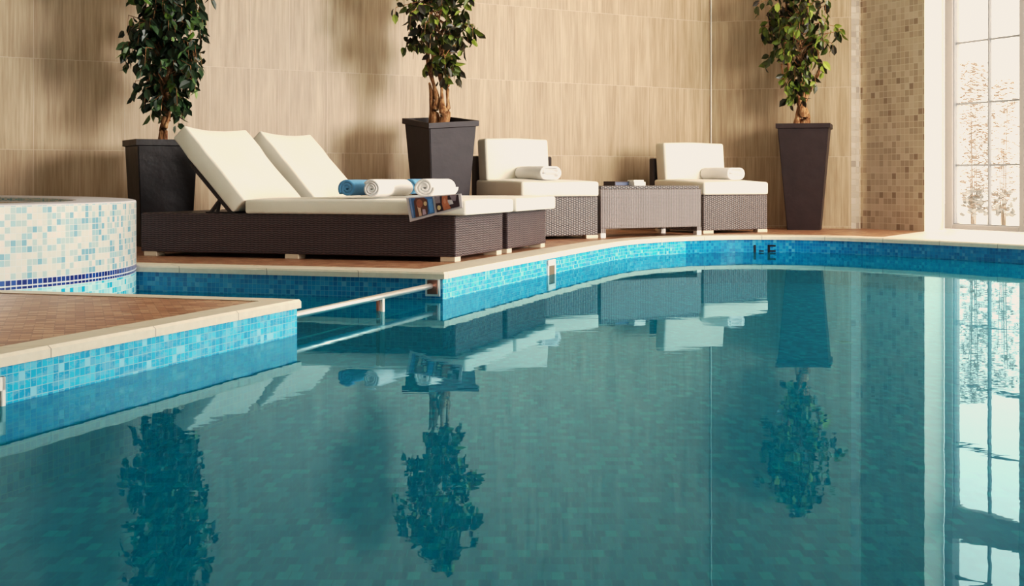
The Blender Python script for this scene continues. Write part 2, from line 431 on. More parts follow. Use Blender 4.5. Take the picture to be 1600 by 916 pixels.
# windows: tall units, four panes high below a transom, lights above
def window_unit(i, t0):
    # local frame: x along WD, y = WN (into room), z up
    ang = math.atan2(WD.y, WD.x)
    o = W0 + WD*t0
    fw, gx0, gx1 = 0.92, 0.105, 0.892
    bm = bmesh.new()
    def b(x0, x1, y0, y1, z0, z1, bev=0.006): add_box(bm, x0, x1, y0, y1, z0, z1, bevel=bev, seg=1)
    # y runs to the outside with the rotation used (local +y = left of WD)
    b(0.0, gx0, 0.0, 0.09, 0, 3.9); b(gx1, fw+0.03, 0.0, 0.09, 0, 3.9)
    b(gx0, gx1, 0.0, 0.09, 0.0, 0.048); b(gx0, gx1, 0.0, 0.09, 2.20, 2.47); b(gx0, gx1, 0.0, 0.09, 3.62, 3.9)
    root = obj('window_%d' % i, bm, M['frame_paint']); root['kind'] = 'structure'
    root.location = (o.x, o.y, 0); root.rotation_euler = (0, 0, ang)
    g = bmesh.new()
    for z in (0.573, 1.119, 1.662, 2.83, 3.2):
        add_box(g, gx0, gx1, 0.03, 0.05, z-0.009, z+0.009)
    xm = (gx0+gx1)/2+0.02
    add_box(g, xm-0.010, xm+0.010, 0.025, 0.052, 0.048, 2.20); add_box(g, xm-0.010, xm+0.010, 0.025, 0.052, 2.47, 3.62)
    obj('glazing_bars', g, M['muntin'], root)
    s_ = bmesh.new(); add_box(s_, gx0, gx0+0.012, 0.012, 0.045, 0.048, 2.20); add_box(s_, gx0, gx1, 0.012, 0.03, 0.048, 0.056)
    obj('seal', s_, M['muntin'], root)
    p = bmesh.new(); add_box(p, gx0, gx1, 0.038, 0.042, 0.048, 2.20); add_box(p, gx0, gx1, 0.038, 0.042, 2.47, 3.62)
    obj('window_glass', p, M['glass'], root)
for i in range(4): window_unit(i+1, i*0.95)
wa = W0 + WD*3.8
struct('wall_window_side', strip_wall([wa, W0 + WD*14.6], 0, HGT, flip=True), M['cream_wall'], uv=False)
struct('wall_window_lintel', strip_wall([W0, wa], 3.9, HGT, flip=True), M['cream_wall'], uv=False)
wend = W0 + WD*14.6
struct('wall_back', strip_wall([Vector((wend.x+0.2, -4.0)), Vector((-9, -4.0))], 0, HGT, flip=True), M['cream_wall'], uv=False)
struct('wall_far_left', strip_wall([Vector((-9, -4.0)), LW0], 0, HGT, flip=True), M['cream_wall'], uv=False)
# deck floors
deck = [A0] + main_edge + [Vector((wend.x+0.2, -4.0)), wend, W0, M1, Vector((3.27, 12.10)), Vector((3.185, 12.27)), RW1+Vector((0.075, 0.005)), RW1, CORNER, Vector((-5.1, lw(-5.1)))]
struct('floor_main', poly_mesh(deck, 0.0), M['deck'])
struct('floor_platform', poly_mesh([PN, PCN, PF, Vector((-5.7, lw(-5.7))), LW0, Vector((-9, -4))], 0.0), M['deck'])
sunlit_floor = [M1, Vector((2.80, 10.28))] + [p for p in main_edge if p.x > 2.75] + [Vector((wend.x+0.1, -3.9)), wend, W0]
struct('floor_window_sunlit', poly_mesh(sunlit_floor, 0.0015), M['sunlit_floor'])  # sheet over the deck, bright sun painted as cream
# ceiling
struct('ceiling', poly_mesh([(-9, -4), (11, -4), (11, 15), (-9, 15)], HGT), M['cream_wall'])

# coping strips
def coping(name, pts, width, over=0.012, closed_ends=True, side=1):
    n = len(pts); P = [Vector(p) for p in pts]
    nr = []
    for i in range(n):
        a = P[i]-P[i-1] if i > 0 else P[1]-P[0]
        b = P[i+1]-P[i] if i < n-1 else P[-1]-P[-2]
        na = Vector((-a.y, a.x)).normalized(); nb = Vector((-b.y, b.x)).normalized()
        m = (na+nb).normalized(); m = m / max(0.3, m.dot(na))
        nr.append(m*side)
    bm = bmesh.new(); uv = bm.loops.layers.uv.verify()
    prof = [(-over, -0.030), (-over, -0.006), (-over+0.006, 0.003), (width, 0.003), (width, 0.0005)]   # offset away from pool, z
    rings = []
    for p, m in zip(P, nr): rings.append([bm.verts.new((p.x+m.x*d, p.y+m.y*d, z)) for d, z in prof])
    # underside
    u = 0.0
    for i in range(n-1):
        L = (P[i+1]-P[i]).length
        for k in range(len(prof)-1):
            f = bm.faces.new((rings[i][k], rings[i][k+1], rings[i+1][k+1], rings[i+1][k]))
            for l, uu, kk in zip(f.loops, (u, u, u+L, u+L), (k, k+1, k+1, k)):
                l[uv].uv = (uu, prof[kk][0] + prof[kk][1])
        u += L
    under = [bm.verts.new((p.x+m.x*0.0, p.y+m.y*0.0, -0.030)) for p, m in zip(P, nr)]
    for i in range(n-1):
        bm.faces.new((rings[i][0], rings[i+1][0], under[i+1], under[i]))
    bmesh.ops.recalc_face_normals(bm, faces=bm.faces)
    return struct(name, bm, M['coping'], uv=False)
coping('trim_coping_main', [A0] + main_edge, 0.20)
coping('trim_coping_platform', [PN, PCN, PF], 0.10)

# ------------------------------------------------------------------ hot tub
TR = 1.5; TYT = 6.98
TAX = Vector((-0.269, 0.963))           # long axis of the tub, towards the wall
TC = Vector((-0.2795*TYT, TYT)) + Vector((-0.963, -0.269))*TR
def tub_pt(a, r_):
    q = Vector((math.cos(a), math.sin(a)))*r_
    f = q.dot(TAX)
    return q + TAX*f*0.75 if f > 0 else q
wall_n = Vector((0.5357, -0.8443)); wall_p = Vector((-3.316, 9.31))
def clampw(p, gap=0.02):
    d = (p-wall_p).dot(wall_n)
    return p + wall_n*(gap-d) if d < gap else p
tub = thing('hot_tub', 'round raised hot tub clad in white and pale blue mosaic with navy band', 'hot tub', (TC.x, TC.y, 0))
def ring_surface(rows, mat, name, n=160, uvr=TR, smooth=True):
    bm = bmesh.new(); uv = bm.loops.layers.uv.verify()
    rr = []
    for r_, z in rows:
        ring = []
        for k in range(n):
            a = 2*PI*k/n
            p = clampw(TC + tub_pt(a, r_), 0.02 + (TR-r_)*0.9) - TC
            ring.append(bm.verts.new((p.x, p.y, z)))
        rr.append(ring)
    for i in range(len(rows)-1):
        for k in range(n):
            f = bm.faces.new((rr[i][k], rr[i][(k+1) % n], rr[i+1][(k+1) % n], rr[i+1][k]))
            for l, (kk, z) in zip(f.loops, ((k, rows[i][1]), (k+1, rows[i][1]), (k+1, rows[i+1][1]), (k, rows[i+1][1]))):
                l[uv].uv = (2*PI*kk/n*uvr, z)
    return obj(name, bm, mat, tub, smooth=smooth, uv=False)
ring_surface([(TR, BZ), (TR, 0.0), (TR, 0.335)], M['tub'], 'side_wall')
ring_surface([(TR, 0.335), (TR-0.006, 0.341), (TR-0.30, 0.341), (TR-0.31, 0.335)], M['rim'], 'rim', smooth=False)
ring_surface([(TR-0.31, 0.335), (TR-0.31, 0.12)], M['tub'], 'inner_wall')
bm = bmesh.new(); n = 96
bm.faces.new([bm.verts.new((*(clampw(TC+tub_pt(2*PI*k/n, TR-0.31), 0.30)-TC), 0.325)) for k in range(n)])
obj('tub_water', bm, M['tub_water'], tub)
bm = bmesh.new()
bm.faces.new([bm.verts.new((*(clampw(TC+tub_pt(2*PI*k/n, TR-0.31), 0.30)-TC), 0.12)) for k in range(n)])
obj('basin', bm, M['tub'], tub)

# ------------------------------------------------------------------ loungers
def cushion_bm(x0, x1, y0, y1, z0, z1, crown=0.0, Mx=None, bev=0.014, wob=0.004, seed=0):
    bm = bmesh.new()
    r = bmesh.ops.create_cube(bm, size=1.0)
    bmesh.ops.bevel(bm, geom=list(bm.edges), offset=bev/(max(x1-x0, 0.3)), segments=1, affect='EDGES')
    bm.free()
    bm = box(x0, x1, y0, y1, z0, z1, bevel=bev, seg=3)
    bmesh.ops.subdivide_edges(bm, edges=[e for e in bm.edges if e.calc_length() > 0.1], cuts=7, use_grid_fill=True)
    rnd = random.Random(seed)
    a, b = rnd.uniform(0, 6), rnd.uniform(0, 6)
    for v in bm.verts:
        fx = (v.co.x-x0)/(x1-x0); fy = (v.co.y-y0)/(y1-y0)
        bump = (math.sin(PI*min(1, max(0, fx)))*math.sin(PI*min(1, max(0, fy))))**0.5
        if v.co.z > (z0+z1)/2:
            v.co.z += crown*bump + wob*math.sin(7*fx+a)*math.sin(5*fy+b)
        v.co.y += wob*0.8*math.sin(9*fx+b)*(1 if fy > 0.5 else -1)
    if Mx is not None: bmesh.ops.transform(bm, matrix=Mx, verts=bm.verts)
    return bm
def make_lounger(label, origin, seed):
    ang = math.atan2(V.y, V.x)
    t = thing('sun_lounger', label, 'lounger', (origin.x, origin.y, 0), ang, 'cream cushioned wicker sun loungers')
    W = -0.805
    b = bmesh.new(); add_box(b, 0, 1.97, W, 0, 0.026, 0.253, bevel=0.008, seg=2)
    obj('base', b, M['wicker_dark'], t)
    for fx in (0.0, 0.94, 1.86):
        for (y0, y1) in ((-0.095, -0.004), (W+0.004, W+0.095)):
            obj('foot', box(fx+0.006, fx+0.092, y0, y1, 0.0, 0.03, bevel=0.003), M['foot'], t)
    obj('seat_cushion', cushion_bm(-0.062, 1.275, W-0.022, 0.014, 0.254, 0.334, 0.010, seed=seed), M['cushion'], t, smooth=True)
    # back cushion: hinge at (1.276, .334), rises 47 degrees towards the head
    th = math.atan2(0.418, 0.391)
    Mx = Matrix.Translation((1.276, 0, 0.334)) @ Matrix.Rotation(-th, 4, 'Y')
    bmc = cushion_bm(0.0, 0.575, -0.695, 0.012, -0.110, 0.0, 0.006, Mx, bev=0.012, wob=0.003, seed=seed+3)
    # dip in the top edge, corners stand up a little
    for v in bmc.verts:
        if v.co.z > 0.60:
            fy = (v.co.y+0.69)/0.69
            v.co.z += 0.020*(abs(2*fy-1)**2) - 0.010
    obj('back_cushion', bmc, M['cushion'], t, smooth=True)
    fr = bmesh.new()
    add_box(fr, -0.01, 0.40, W+0.01, -0.01, -0.142, -0.112, M=Mx, bevel=0.006, seg=2)
    bf = obj('backrest_frame', fr, M['wicker_edge'], t)
    for y in (-0.05, W+0.05):
        st = bmesh.new()
        add_tube(st, [(1.475, y, 0.325), (1.535, y, 0.253)], 0.012, 6)
        add_tube(st, [(1.475, y, 0.325), (1.490, y, 0.253)], 0.011, 6)
        add_tube(st, [(1.452, y, 0.345), (1.478, y, 0.322)], 0.010, 6)
        add_box(st, 1.40, 1.56, y-0.012, y+0.012, 0.250, 0.262)
        obj('support_strut', st, M['wicker_edge'], t)
    return t
L1 = Vector((-0.304, 7.27))
make_lounger('sun lounger nearest the pool with a magazine and white towels on its cream cushion', L1, 1)
L2 = L1 + U*0.900
make_lounger('sun lounger standing behind the nearest one, closer to the tiled wall', L2, 5)

# ------------------------------------------------------------------ towels
def spiral_roll(name, label, mat, r, length, loc, direction, turns=3.2, squash=0.92, group=None, seed=0):
    """a towel rolled up: spiral profile extruded along direction (2D)"""
    rnd = random.Random(seed)
    bm = bmesh.new()
    th = r/(turns+0.35)*0.86
    N = int(turns*22)
    path = []
    for i in range(N+1):
        a = 2*PI*turns*i/N
        rr = 0.004 + (r-th*0.5-0.004)*(i/N)
        rr *= 1+0.02*math.sin(3*a+seed)
        path.append((a, rr))
    def prof(y):
        outer, inner = [], []
        for a, rr in path:
            c, s_ = math.cos(a), math.sin(a)
            outer.append(((rr+th/2)*c, (rr+th/2)*s_*squash)); inner.append(((rr-th/2)*c, (rr-th/2)*s_*squash))
        return outer, inner
    ys = [0.0, 0.008, length*0.33, length*0.66, length-0.008, length]
    sc = [0.965, 1.0, 1.01, 0.995, 1.0, 0.965]
    rings = []
    for y, k in zip(ys, sc):
        o, i_ = prof(y)
        dx = 0.003*math.sin(y*20+seed)
        rings.append([bm.verts.new((x*k+dx, y, z*k + r*squash)) for x, z in o] + [bm.verts.new((x*k+dx, y, z*k + r*squash)) for x, z in reversed(i_)])
    m = len(rings[0])
    for a, b in zip(rings, rings[1:]):
        for k in range(m): bm.faces.new((a[k], a[(k+1) % m], b[(k+1) % m], b[k]))
    h = N+1
    for rg, fl in ((rings[0], False), (rings[-1], True)):
        for k in range(h-1):
            q = (rg[k], rg[k+1], rg[m-2-k], rg[m-1-k])
            bm.faces.new(q if fl else q[::-1])
    bmesh.ops.recalc_face_normals(bm, faces=bm.faces)
    o = obj(name, bm, mat, None, smooth=False)
    for p in o.data.polygons: p.use_smooth = len(p.vertices) == 4 and p.area > 0.00006
    o.location = loc
    o.rotation_euler = (0, 0, math.atan2(direction[1], direction[0]) - PI/2)
    return tag(o, label, 'towel', group)
def at(x, y, Y):    # photograph pixel at depth Y -> (X, z)
    s_ = 2100.0/Y
    return (x-800)/s_, 0.45 - (y-280)/s_
def on_lounger(t_, d, z, base=L1): p = base + V*t_ + U*d; return (p.x, p.y, z)
CT = 0.343
def t_for(x, d, base=L1):   # distance along V such that the point projects to column x
    q = base + U*d; k = (x-800)/2100
    return (q.x - k*q.y)/(U.y + k*V.y)
spiral_roll('rolled_towel', 'rolled blue towel at the foot of the first raised backrest', M['towel_blue'], 0.058, 0.46, on_lounger(t_for(541, 0.03), 0.03, CT), U, 2.6, 0.95, 'rolled towels on the loungers', 1)
spiral_roll('rolled_towel', 'rolled white towel lying against the blue towel near the backrest', M['towel_white'], 0.057, 0.50, on_lounger(t_for(579, 0.01), 0.01, CT), U, 3.4, 0.95, 'rolled towels on the loungers', 2)
spiral_roll('rolled_towel', 'rolled blue towel mostly hidden behind two white towels', M['towel_blue'], 0.060, 0.42, on_lounger(t_for(640, 0.05, L2), 0.05, CT, L2), U, 2.6, 0.95, 'rolled towels on the loungers', 3)
spiral_roll('rolled_towel', 'rolled white towel with the open magazine resting against its end', M['towel_white'], 0.069, 0.38, on_lounger(t_for(663, 0.21), 0.21, CT), U, 3.0, 0.88, 'rolled towels on the loungers', 4)

# ------------------------------------------------------------------ magazine
def P3(x, y, Y): X, z = at(x, y, Y); return Vector((X, Y, z))
TL, TRr, BR, BLf = P3(635, 309, 7.325), P3(721, 303, 7.23), P3(723, 325, 7.185), P3(641, 347, 7.285)
mag = thing('magazine', 'open magazine with two photo pages hanging over the lounger edge', 'magazine', tuple(BLf))
o_ = BLf.copy()
def quad(u, v, lift=0.0):
    a = TL.lerp(TRr, u); b = BLf.lerp(BR, u)
    p = b.lerp(a, v)
    nrm = (TRr-TL).cross(BLf-TL).normalized()
    if nrm.y > 0: nrm = -nrm
    return p + nrm*lift - o_
def mag_slab(u0, u1, v0, v1, l0, l1):
    bm = bmesh.new(); vs = []
    for l in (l0, l1):
        for u, v in ((u0, v0), (u1, v0), (u1, v1), (u0, v1)): vs.append(bm.verts.new(quad(u, v, l)))
    for f in ((0, 1, 2, 3), (7, 6, 5, 4), (0, 4, 5, 1), (1, 5, 6, 2), (2, 6, 7, 3), (3, 7, 4, 0)): bm.faces.new([vs[k] for k in f])
    bmesh.ops.recalc_face_normals(bm, faces=bm.faces)
    return bm
M['paper'] = simple('lilac_white_paper', (0.58, 0.52, 0.54), 0.5)
M['spine'] = simple('pale_page_fold', (0.70, 0.62, 0.64), 0.5)
obj('page', mag_slab(0, 0.505, 0, 1, 0.0, 0.006), M['paper'], mag)
obj('page', mag_slab(0.505, 1, 0, 1, 0.0, 0.006), M['paper'], mag)
def print_poly(bm, pts, lift):
    bm.faces.new([bm.verts.new(quad(u, v, lift)) for u, v in pts])
def printed(name, shapes):
    """one printed picture: a mesh with several colour areas"""
    bm = bmesh.new(); mats = []; 
    for i, (c, pts) in enumerate(shapes):
        f = bm.faces.new([bm.verts.new(quad(u, v, 0.0105 + 0.0012*i)) for u, v in pts]); f.material_index = i
        f.normal_update()
        if f.normal.y > 0: f.normal_flip()
        mats.append(simple('print_colour', c, 0.7, var=0.35, nscale=45.0))
    return obj(name, bm, mats, mag)
def ell(cu, cv, a, b, n=14): return [(cu+a*math.cos(2*PI*k/n), cv+b*math.sin(2*PI*k/n)) for k in range(n)]
printed('printed_photo', [((0.07, 0.16, 0.34), [(0.06, 0.10), (0.49, 0.10), (0.485, 0.93), (0.05, 0.95)]),
    ((0.20, 0.28, 0.48), [(0.07, 0.10), (0.10, 0.10), (0.09, 0.94), (0.06, 0.95)]),
    ((0.12, 0.045, 0.03), [(0.13, 0.10), (0.36, 0.10), (0.385, 0.80), (0.33, 0.93), (0.18, 0.93), (0.14, 0.8)]),
    ((0.62, 0.40, 0.28), [(0.20, 0.10), (0.25, 0.10), (0.245, 0.5), (0.19, 0.55)]),
    ((0.30, 0.10, 0.06), ell(0.24, 0.66, 0.06, 0.20)),
    ((0.62, 0.44, 0.26), ell(0.345, 0.62, 0.032, 0.11)),
    ((0.42, 0.30, 0.36), [(0.27, 0.11), (0.34, 0.11), (0.33, 0.36), (0.28, 0.38)]),
    ((0.10, 0.26, 0.52), [(0.41, 0.11), (0.485, 0.11), (0.48, 0.8), (0.40, 0.8)])])
printed('printed_photo', [((0.045, 0.02, 0.03), [(0.53, 0.10), (0.96, 0.12), (0.955, 0.93), (0.525, 0.93)]),
    ((0.42, 0.14, 0.07), [(0.66, 0.11), (0.80, 0.12), (0.75, 0.55), (0.76, 0.92), (0.66, 0.92), (0.64, 0.5)]),
    ((0.56, 0.24, 0.14), ell(0.70, 0.62, 0.025, 0.16)),
    ((0.24, 0.18, 0.20), [(0.53, 0.55), (0.62, 0.55), (0.62, 0.92), (0.53, 0.92)]),
    ((0.55, 0.42, 0.22), ell(0.585, 0.30, 0.034, 0.13)),
    ((0.22, 0.16, 0.19), [(0.84, 0.55), (0.90, 0.5), (0.93, 0.92), (0.80, 0.92)])])

# ------------------------------------------------------------------ lounge chairs
TH = R(32)
def make_chair(label, P, W=0.69, bw=0.60, D=0.68):
    t = thing('lounge_chair', label, 'chair', (P[0], P[1], 0), TH, 'armless wicker lounge chairs')
    obj('base', box(0, W, 0, D, 0.024, 0.318, bevel=0.008), M['wicker_brown'], t)
    b = bmesh.new(); add_box(b, -0.01, W+0.01, D-0.035, D+0.035, 0.024, 0.63, bevel=0.012, seg=2)
    obj('back_panel', b, M['wicker_edge'], t)
    for (fx0, fx1) in ((0.0, 0.11), (W-0.11, W)):
        for (y0, y1) in ((0.0, 0.06), (D-0.10, D-0.04)):
            obj('foot', box(fx0, fx1, y0, y1, 0.0, 0.026, bevel=0.003), M['foot'], t)
    bm = cushion_bm(-0.012, W-0.002, -0.020, D-0.04, 0.319, 0.428, 0.014, bev=0.018, seed=int(P[0]*100))
    for v in bm.verts:
        if v.co.z > 0.37: v.co.z += 0.018*max(0, v.co.y/D)
    obj('seat_cushion', bm, M['cushion'], t, smooth=True)
    Mx = Matrix.Translation((0, D-0.06, 0.43)) @ Matrix.Rotation(R(-5), 4, 'X')
    bb = cushion_bm(0.0, bw, -0.13, 0.0, 0.0, 0.325, 0.004, Mx, bev=0.020, wob=0.003, seed=3)
    obj('back_cushion', bb, M['cushion'], t, smooth=True)
    return t
C1 = (0.070, 9.854); C2 = (1.574, 11.05)
make_chair('wicker lounge chair between the wide tapered planter and the low table', C1, 0.69, 0.578)
make_chair('wicker lounge chair beyond the low table, next to the tall slim planter', C2, 0.705, 0.67)

def folded_towel(label, P, cx, cy, z, squash, seed):
    """bath towel folded lengthways: several soft layers bent round at the front end"""
    t_len, wd, n = 0.36, 0.195, 4
    o = thing('folded_towel', label, 'towel', (0, 0, 0), TH, 'white folded towels on the lounge chairs')
    c, s_ = math.cos(TH), math.sin(TH)
    o.location = (P[0] + cx*c - cy*s_, P[1] + cx*s_ + cy*c, z)
    lay = 0.105/n*squash
    bm = bmesh.new()
    # outer fold: a C shape seen from the front, wrapping the inner layers
    def wrap(w, h, th, y0, y1, z0, seg=10):
        prof = []
        hw, hh = w/2, h/2
        for k in range(seg+1):
            a = -PI/2 + PI*k/seg
            prof.append((hw-hh+hh*math.cos(a), hh+hh*math.sin(a)))
        for k in range(seg+1):
            a = PI/2 + PI*k/seg
            prof.append((-(hw-hh)+hh*math.cos(a), hh+hh*math.sin(a)))
        rings = []
        for y, sc_ in ((y0, 0.94), (y0+0.012, 1.0), ((y0+y1)/2, 1.015), (y1-0.012, 1.0), (y1, 0.94)):
            rings.append([bm.verts.new((x*sc_+0.003*math.sin(y*30+seed), y, z0 + hh + (zz-hh)*sc_)) for x, zz in prof])
        m = len(prof)
        for a, b in zip(rings, rings[1:]):
            for k in range(m): bm.faces.new((a[k], a[(k+1) % m], b[(k+1) % m], b[k]))
        inner = [bm.verts.new((v.co.x*0.86, y0+0.004, z0+hh+(v.co.z-z0-hh)*0.78)) for v in rings[0]]
        inner2 = [bm.verts.new((v.co.x*0.84, y0+0.03, z0+hh+(v.co.z-z0-hh)*0.76)) for v in rings[0]]
        for k in range(m): bm.faces.new((rings[0][k], rings[0][(k+1) % m], inner[(k+1) % m], inner[k]))
        for k in range(m): bm.faces.new((inner[k], inner[(k+1) % m], inner2[(k+1) % m], inner2[k]))
        bm.faces.new(inner2); bm.faces.new(rings[-1][::-1])
    wrap(wd, 0.105*squash, lay, 0, t_len, 0.0)
    wrap(wd*0.78, 0.036*squash, lay, -0.002, 0.05, 0.014*squash)
    wrap(wd*0.74, 0.032*squash, lay, -0.004, 0.05, 0.052*squash)
    bmesh.ops.recalc_face_normals(bm, faces=bm.faces)
    obj('terry_layers', bm, M['towel_white'], o, smooth=True)
    return o
folded_towel('white folded towel on the chair beside the wide planter', C1, 0.345, 0.13, 0.445, 0.98, 1)
folded_towel('white folded towel on the chair beside the tall slim planter', C2, 0.47, 0.13, 0.445, 0.98, 2)

# ------------------------------------------------------------------ low table
tb = thing('low_table', 'low wicker side table with vertical weave between the two chairs', 'table', (0.678, 10.26, 0), R(32.5))
TWd, TDp = 1.0, 0.50
obj('apron', box(0, TWd, 0, TDp, 0.068, 0.372, bevel=0.006), M['wicker_vert'], tb)
obj('table_top', box(0.012, TWd-0.012, 0.012, TDp-0.004, 0.372, 0.398, bevel=0.004), M['wicker_brown'], tb)
for x0 in (0.0, TWd-0.046):
    for y0 in (0.0, TDp-0.046):
        lg = obj('leg', box(x0, x0+0.046, y0, y0+0.046, 0.034, 0.07), M['wicker_vert'], tb)
        obj('foot', box(x0-0.001, x0+0.047, y0-0.001, y0+0.047, 0.0, 0.036, bevel=0.002), M['white_plastic'], lg)
def on_table(lx, ly, z):
    a = R(32.5); return (0.678 + lx*math.cos(a) - ly*math.sin(a), 10.26 + lx*math.sin(a) + ly*math.cos(a), z)
M['book_dark'] = simple('dark_book_cover', (0.06, 0.035, 0.035), 0.5)
M['book_blue'] = simple('slate_blue_cover', (0.10, 0.12, 0.20), 0.5)
bk = thing('book', 'dark closed book with a slate blue one like cover on the low table', 'book', on_table(0.30, 0.13, 0.398), R(32.5))
bk['label'] = 'dark closed book with slate blue page edge on the low table'
obj('page_block', box(-0.06, 0.075, 0.004, 0.146, 0.004, 0.028), M['book_blue'], bk)
b = bmesh.new(); add_box(b, -0.068, 0.078, 0, 0.15, 0.0, 0.004); add_box(b, -0.068, 0.078, 0, 0.15, 0.028, 0.034)
add_box(b, -0.068, -0.062, 0, 0.15, 0.0, 0.034)
obj('cover', b, M['book_dark'], bk)
cd = thing('card_box', 'small white card box beside the dark book on the low table', 'box', on_table(0.425, 0.06, 0.398), R(32.5))
obj('body', box(-0.055, 0.055, 0, 0.09, 0.0, 0.030, bevel=0.002), M['white_plastic'], cd)
obj('lid', box(-0.052, 0.047, 0.012, 0.094, 0.030, 0.045, bevel=0.002), M['white_plastic'], cd)

# ------------------------------------------------------------------ potted trees
def tree_leaf(bm, p, d, roll, L, W):
    d = d.normalized()
    a = d.cross(Vector((0, 0, 1)))
    if a.length < 0.05: a = Vector((1, 0, 0))
    a.normalize(); n = a.cross(d).normalized()
    a2 = a*math.cos(roll) + n*math.sin(roll); n2 = d.cross(a2).normalized()
    base = p
    mids = [base + d*L*k - n2*L*0.10*k*k for k in (0.0, 0.28, 0.62, 1.0)]
    vm = [bm.verts.new(q) for q in mids]
    le = [bm.verts.new(mids[1] + a2*W*0.42 + n2*W*0.14), bm.verts.new(mids[2] + a2*W*0.44 + n2*W*0.14)]
    re = [bm.verts.new(mids[1] - a2*W*0.42 + n2*W*0.14), bm.verts.new(mids[2] - a2*W*0.44 + n2*W*0.14)]
    bm.faces.new((vm[0], vm[1], le[0])); bm.faces.new((vm[1], vm[2], le[1], le[0])); bm.faces.new((vm[2], vm[3], le[1]))
    bm.faces.new((vm[0], re[0], vm[1])); bm.faces.new((vm[1], re[0], re[1], vm[2])); bm.faces.new((vm[2], re[1], vm[3]))
def make_tree(label, loc, rz, top, bot, H, potmat, stems, crown, nbr, leafmat, seed, zoff=None, leafL=0.075, group='potted ficus trees'):
    """stems: list of polylines (local x, y, z above rim, radius); crown: function z -> radius, centre (x, y)"""
    rnd = random.Random(seed)
    t = thing('potted_ficus_tree', label, 'potted tree', loc, rz, group)
    hb, ht = bot/2, top/2
    # pot: tapered square, double rim, open
    bm = bmesh.new()
    def ring(h, z, zo=0.0):
        out = []
        for i, (sx, sy) in enumerate(((-1, -1), (1, -1), (1, 1), (-1, 1))):
            out.append(bm.verts.new((sx*h, sy*h, z + (zoff[i]*zo if zoff else 0))))
        return out
    def wd(z): return hb + (ht-0.012-hb)*z/H
    rs = [ring(hb, 0), ring(wd(H-0.045), H-0.045, 0.95), ring(ht, H-0.040, 0.96), ring(ht, H, 1), ring(ht-0.028, H, 1), ring(ht-0.032, H-0.09, 0.9)]
    bm.faces.new(rs[0][::-1])
    for a, b in zip(rs, rs[1:]):
        for k in range(4): bm.faces.new((a[k], a[(k+1) % 4], b[(k+1) % 4], b[k]))
    bmesh.ops.recalc_face_normals(bm, faces=bm.faces)
    bmesh.ops.bevel(bm, geom=[e for e in bm.edges if abs(e.verts[0].co.z-e.verts[1].co.z) > 0.2], offset=0.006, segments=2, affect='EDGES')
    pt = obj('pot', bm, potmat, t)
    sb = bmesh.new()
    hs = ht-0.032
    sb.faces.new([sb.verts.new((sx*hs, sy*hs, H-0.07)) for sx, sy in ((-1, -1), (1, -1), (1, 1), (-1, 1))])
    obj('soil', sb, M['soil'], t)
    ri = Matrix.Rotation(-rz, 3, 'Z')      # stems and crown are given in world axes
    tips = []
    for si, stem in enumerate(stems):
        b = bmesh.new()
        pts, rad = [], []
        sm = cr([(p[0], p[1]) for p in stem], 5); zz = cr([(p[2], p[3]) for p in stem], 5)
        for q, w in zip(sm, zz):
            pts.append(ri @ Vector((q.x, q.y, 0)) + Vector((0, 0, H-0.07+w.x))); rad.append(max(0.003, w.y*(1+0.16*math.sin(w.x*31+si*2))))
        add_tube(b, pts, rad, 9)
        obj('trunk' if stem[0][3] > 0.012 else 'branch', b, M['bark'], t, smooth=True)
        if stem[-1][2] > 0.3: tips.append(pts)
    # branches with hanging leafy sprays
    tw = bmesh.new(); lf = bmesh.new()
    z0, z1, cx, cy, rf = crown
    for i in range(nbr):
        z = z0 + (z1-z0)*(rnd.random()**0.9)
        rr = rf((z-z0)/(z1-z0))
        az = rnd.uniform(0, 2*PI)
        k = rnd.uniform(0.25, 1.0)
        end = Vector((cx + math.cos(az)*rr*k, cy + math.sin(az)*rr*k, z + rnd.uniform(-0.02, 0.05)))
        st = Vector((cx*0.8 + rnd.uniform(-0.03, 0.03), cy*0.8 + rnd.uniform(-0.03, 0.03), max(z0+0.03, z - rnd.uniform(-0.05, 0.18))))
        mid = st.lerp(end, 0.55) + Vector((0, 0, 0.05))
        drop = rnd.uniform(0.06, 0.15)
        tail = end + Vector((math.cos(az)*0.015, math.sin(az)*0.015, -drop))
        pl = [st, mid, end, tail]
        for p in pl:
            for n_, q_ in ((wall_n, wall_p), (Vector((-0.3048, -0.9524)), CORNER)):
                d_ = (Vector((p.x+loc[0], p.y+loc[1])) - q_).dot(n_)
                if d_ < 0.13: p.x += n_.x*(0.13-d_); p.y += n_.y*(0.13-d_)
        pl = [ri @ Vector((p.x, p.y, 0)) + Vector((0, 0, p.z)) for p in pl]
        add_tube(tw, pl, [0.006, 0.004, 0.0025, 0.0012], 4, cap=False)
        for j in range(rnd.randint(7, 10)):
            f = 0.35 + 0.65*j/9
            seg = f*3; a_ = int(min(2, seg)); p = pl[a_].lerp(pl[a_+1], seg-a_)
            dd = Vector((rnd.gauss(0, 0.55), rnd.gauss(0, 0.55), -0.75 + rnd.gauss(0, 0.3)))
            LL = leafL*rnd.uniform(0.7, 1.15)
            tree_leaf(lf, p + Vector((rnd.gauss(0, 0.012), rnd.gauss(0, 0.012), rnd.gauss(0, 0.012))), dd, rnd.uniform(0, PI), LL, LL*rnd.uniform(0.52, 0.66))
    obj('twigs', tw, M['bark'], t)
    obj('foliage', lf, leafmat, t, uv=False)
    return t
def W3(x, y, Yc, cx):     # pixel -> world offset from the tree centre in X and absolute height
    return None
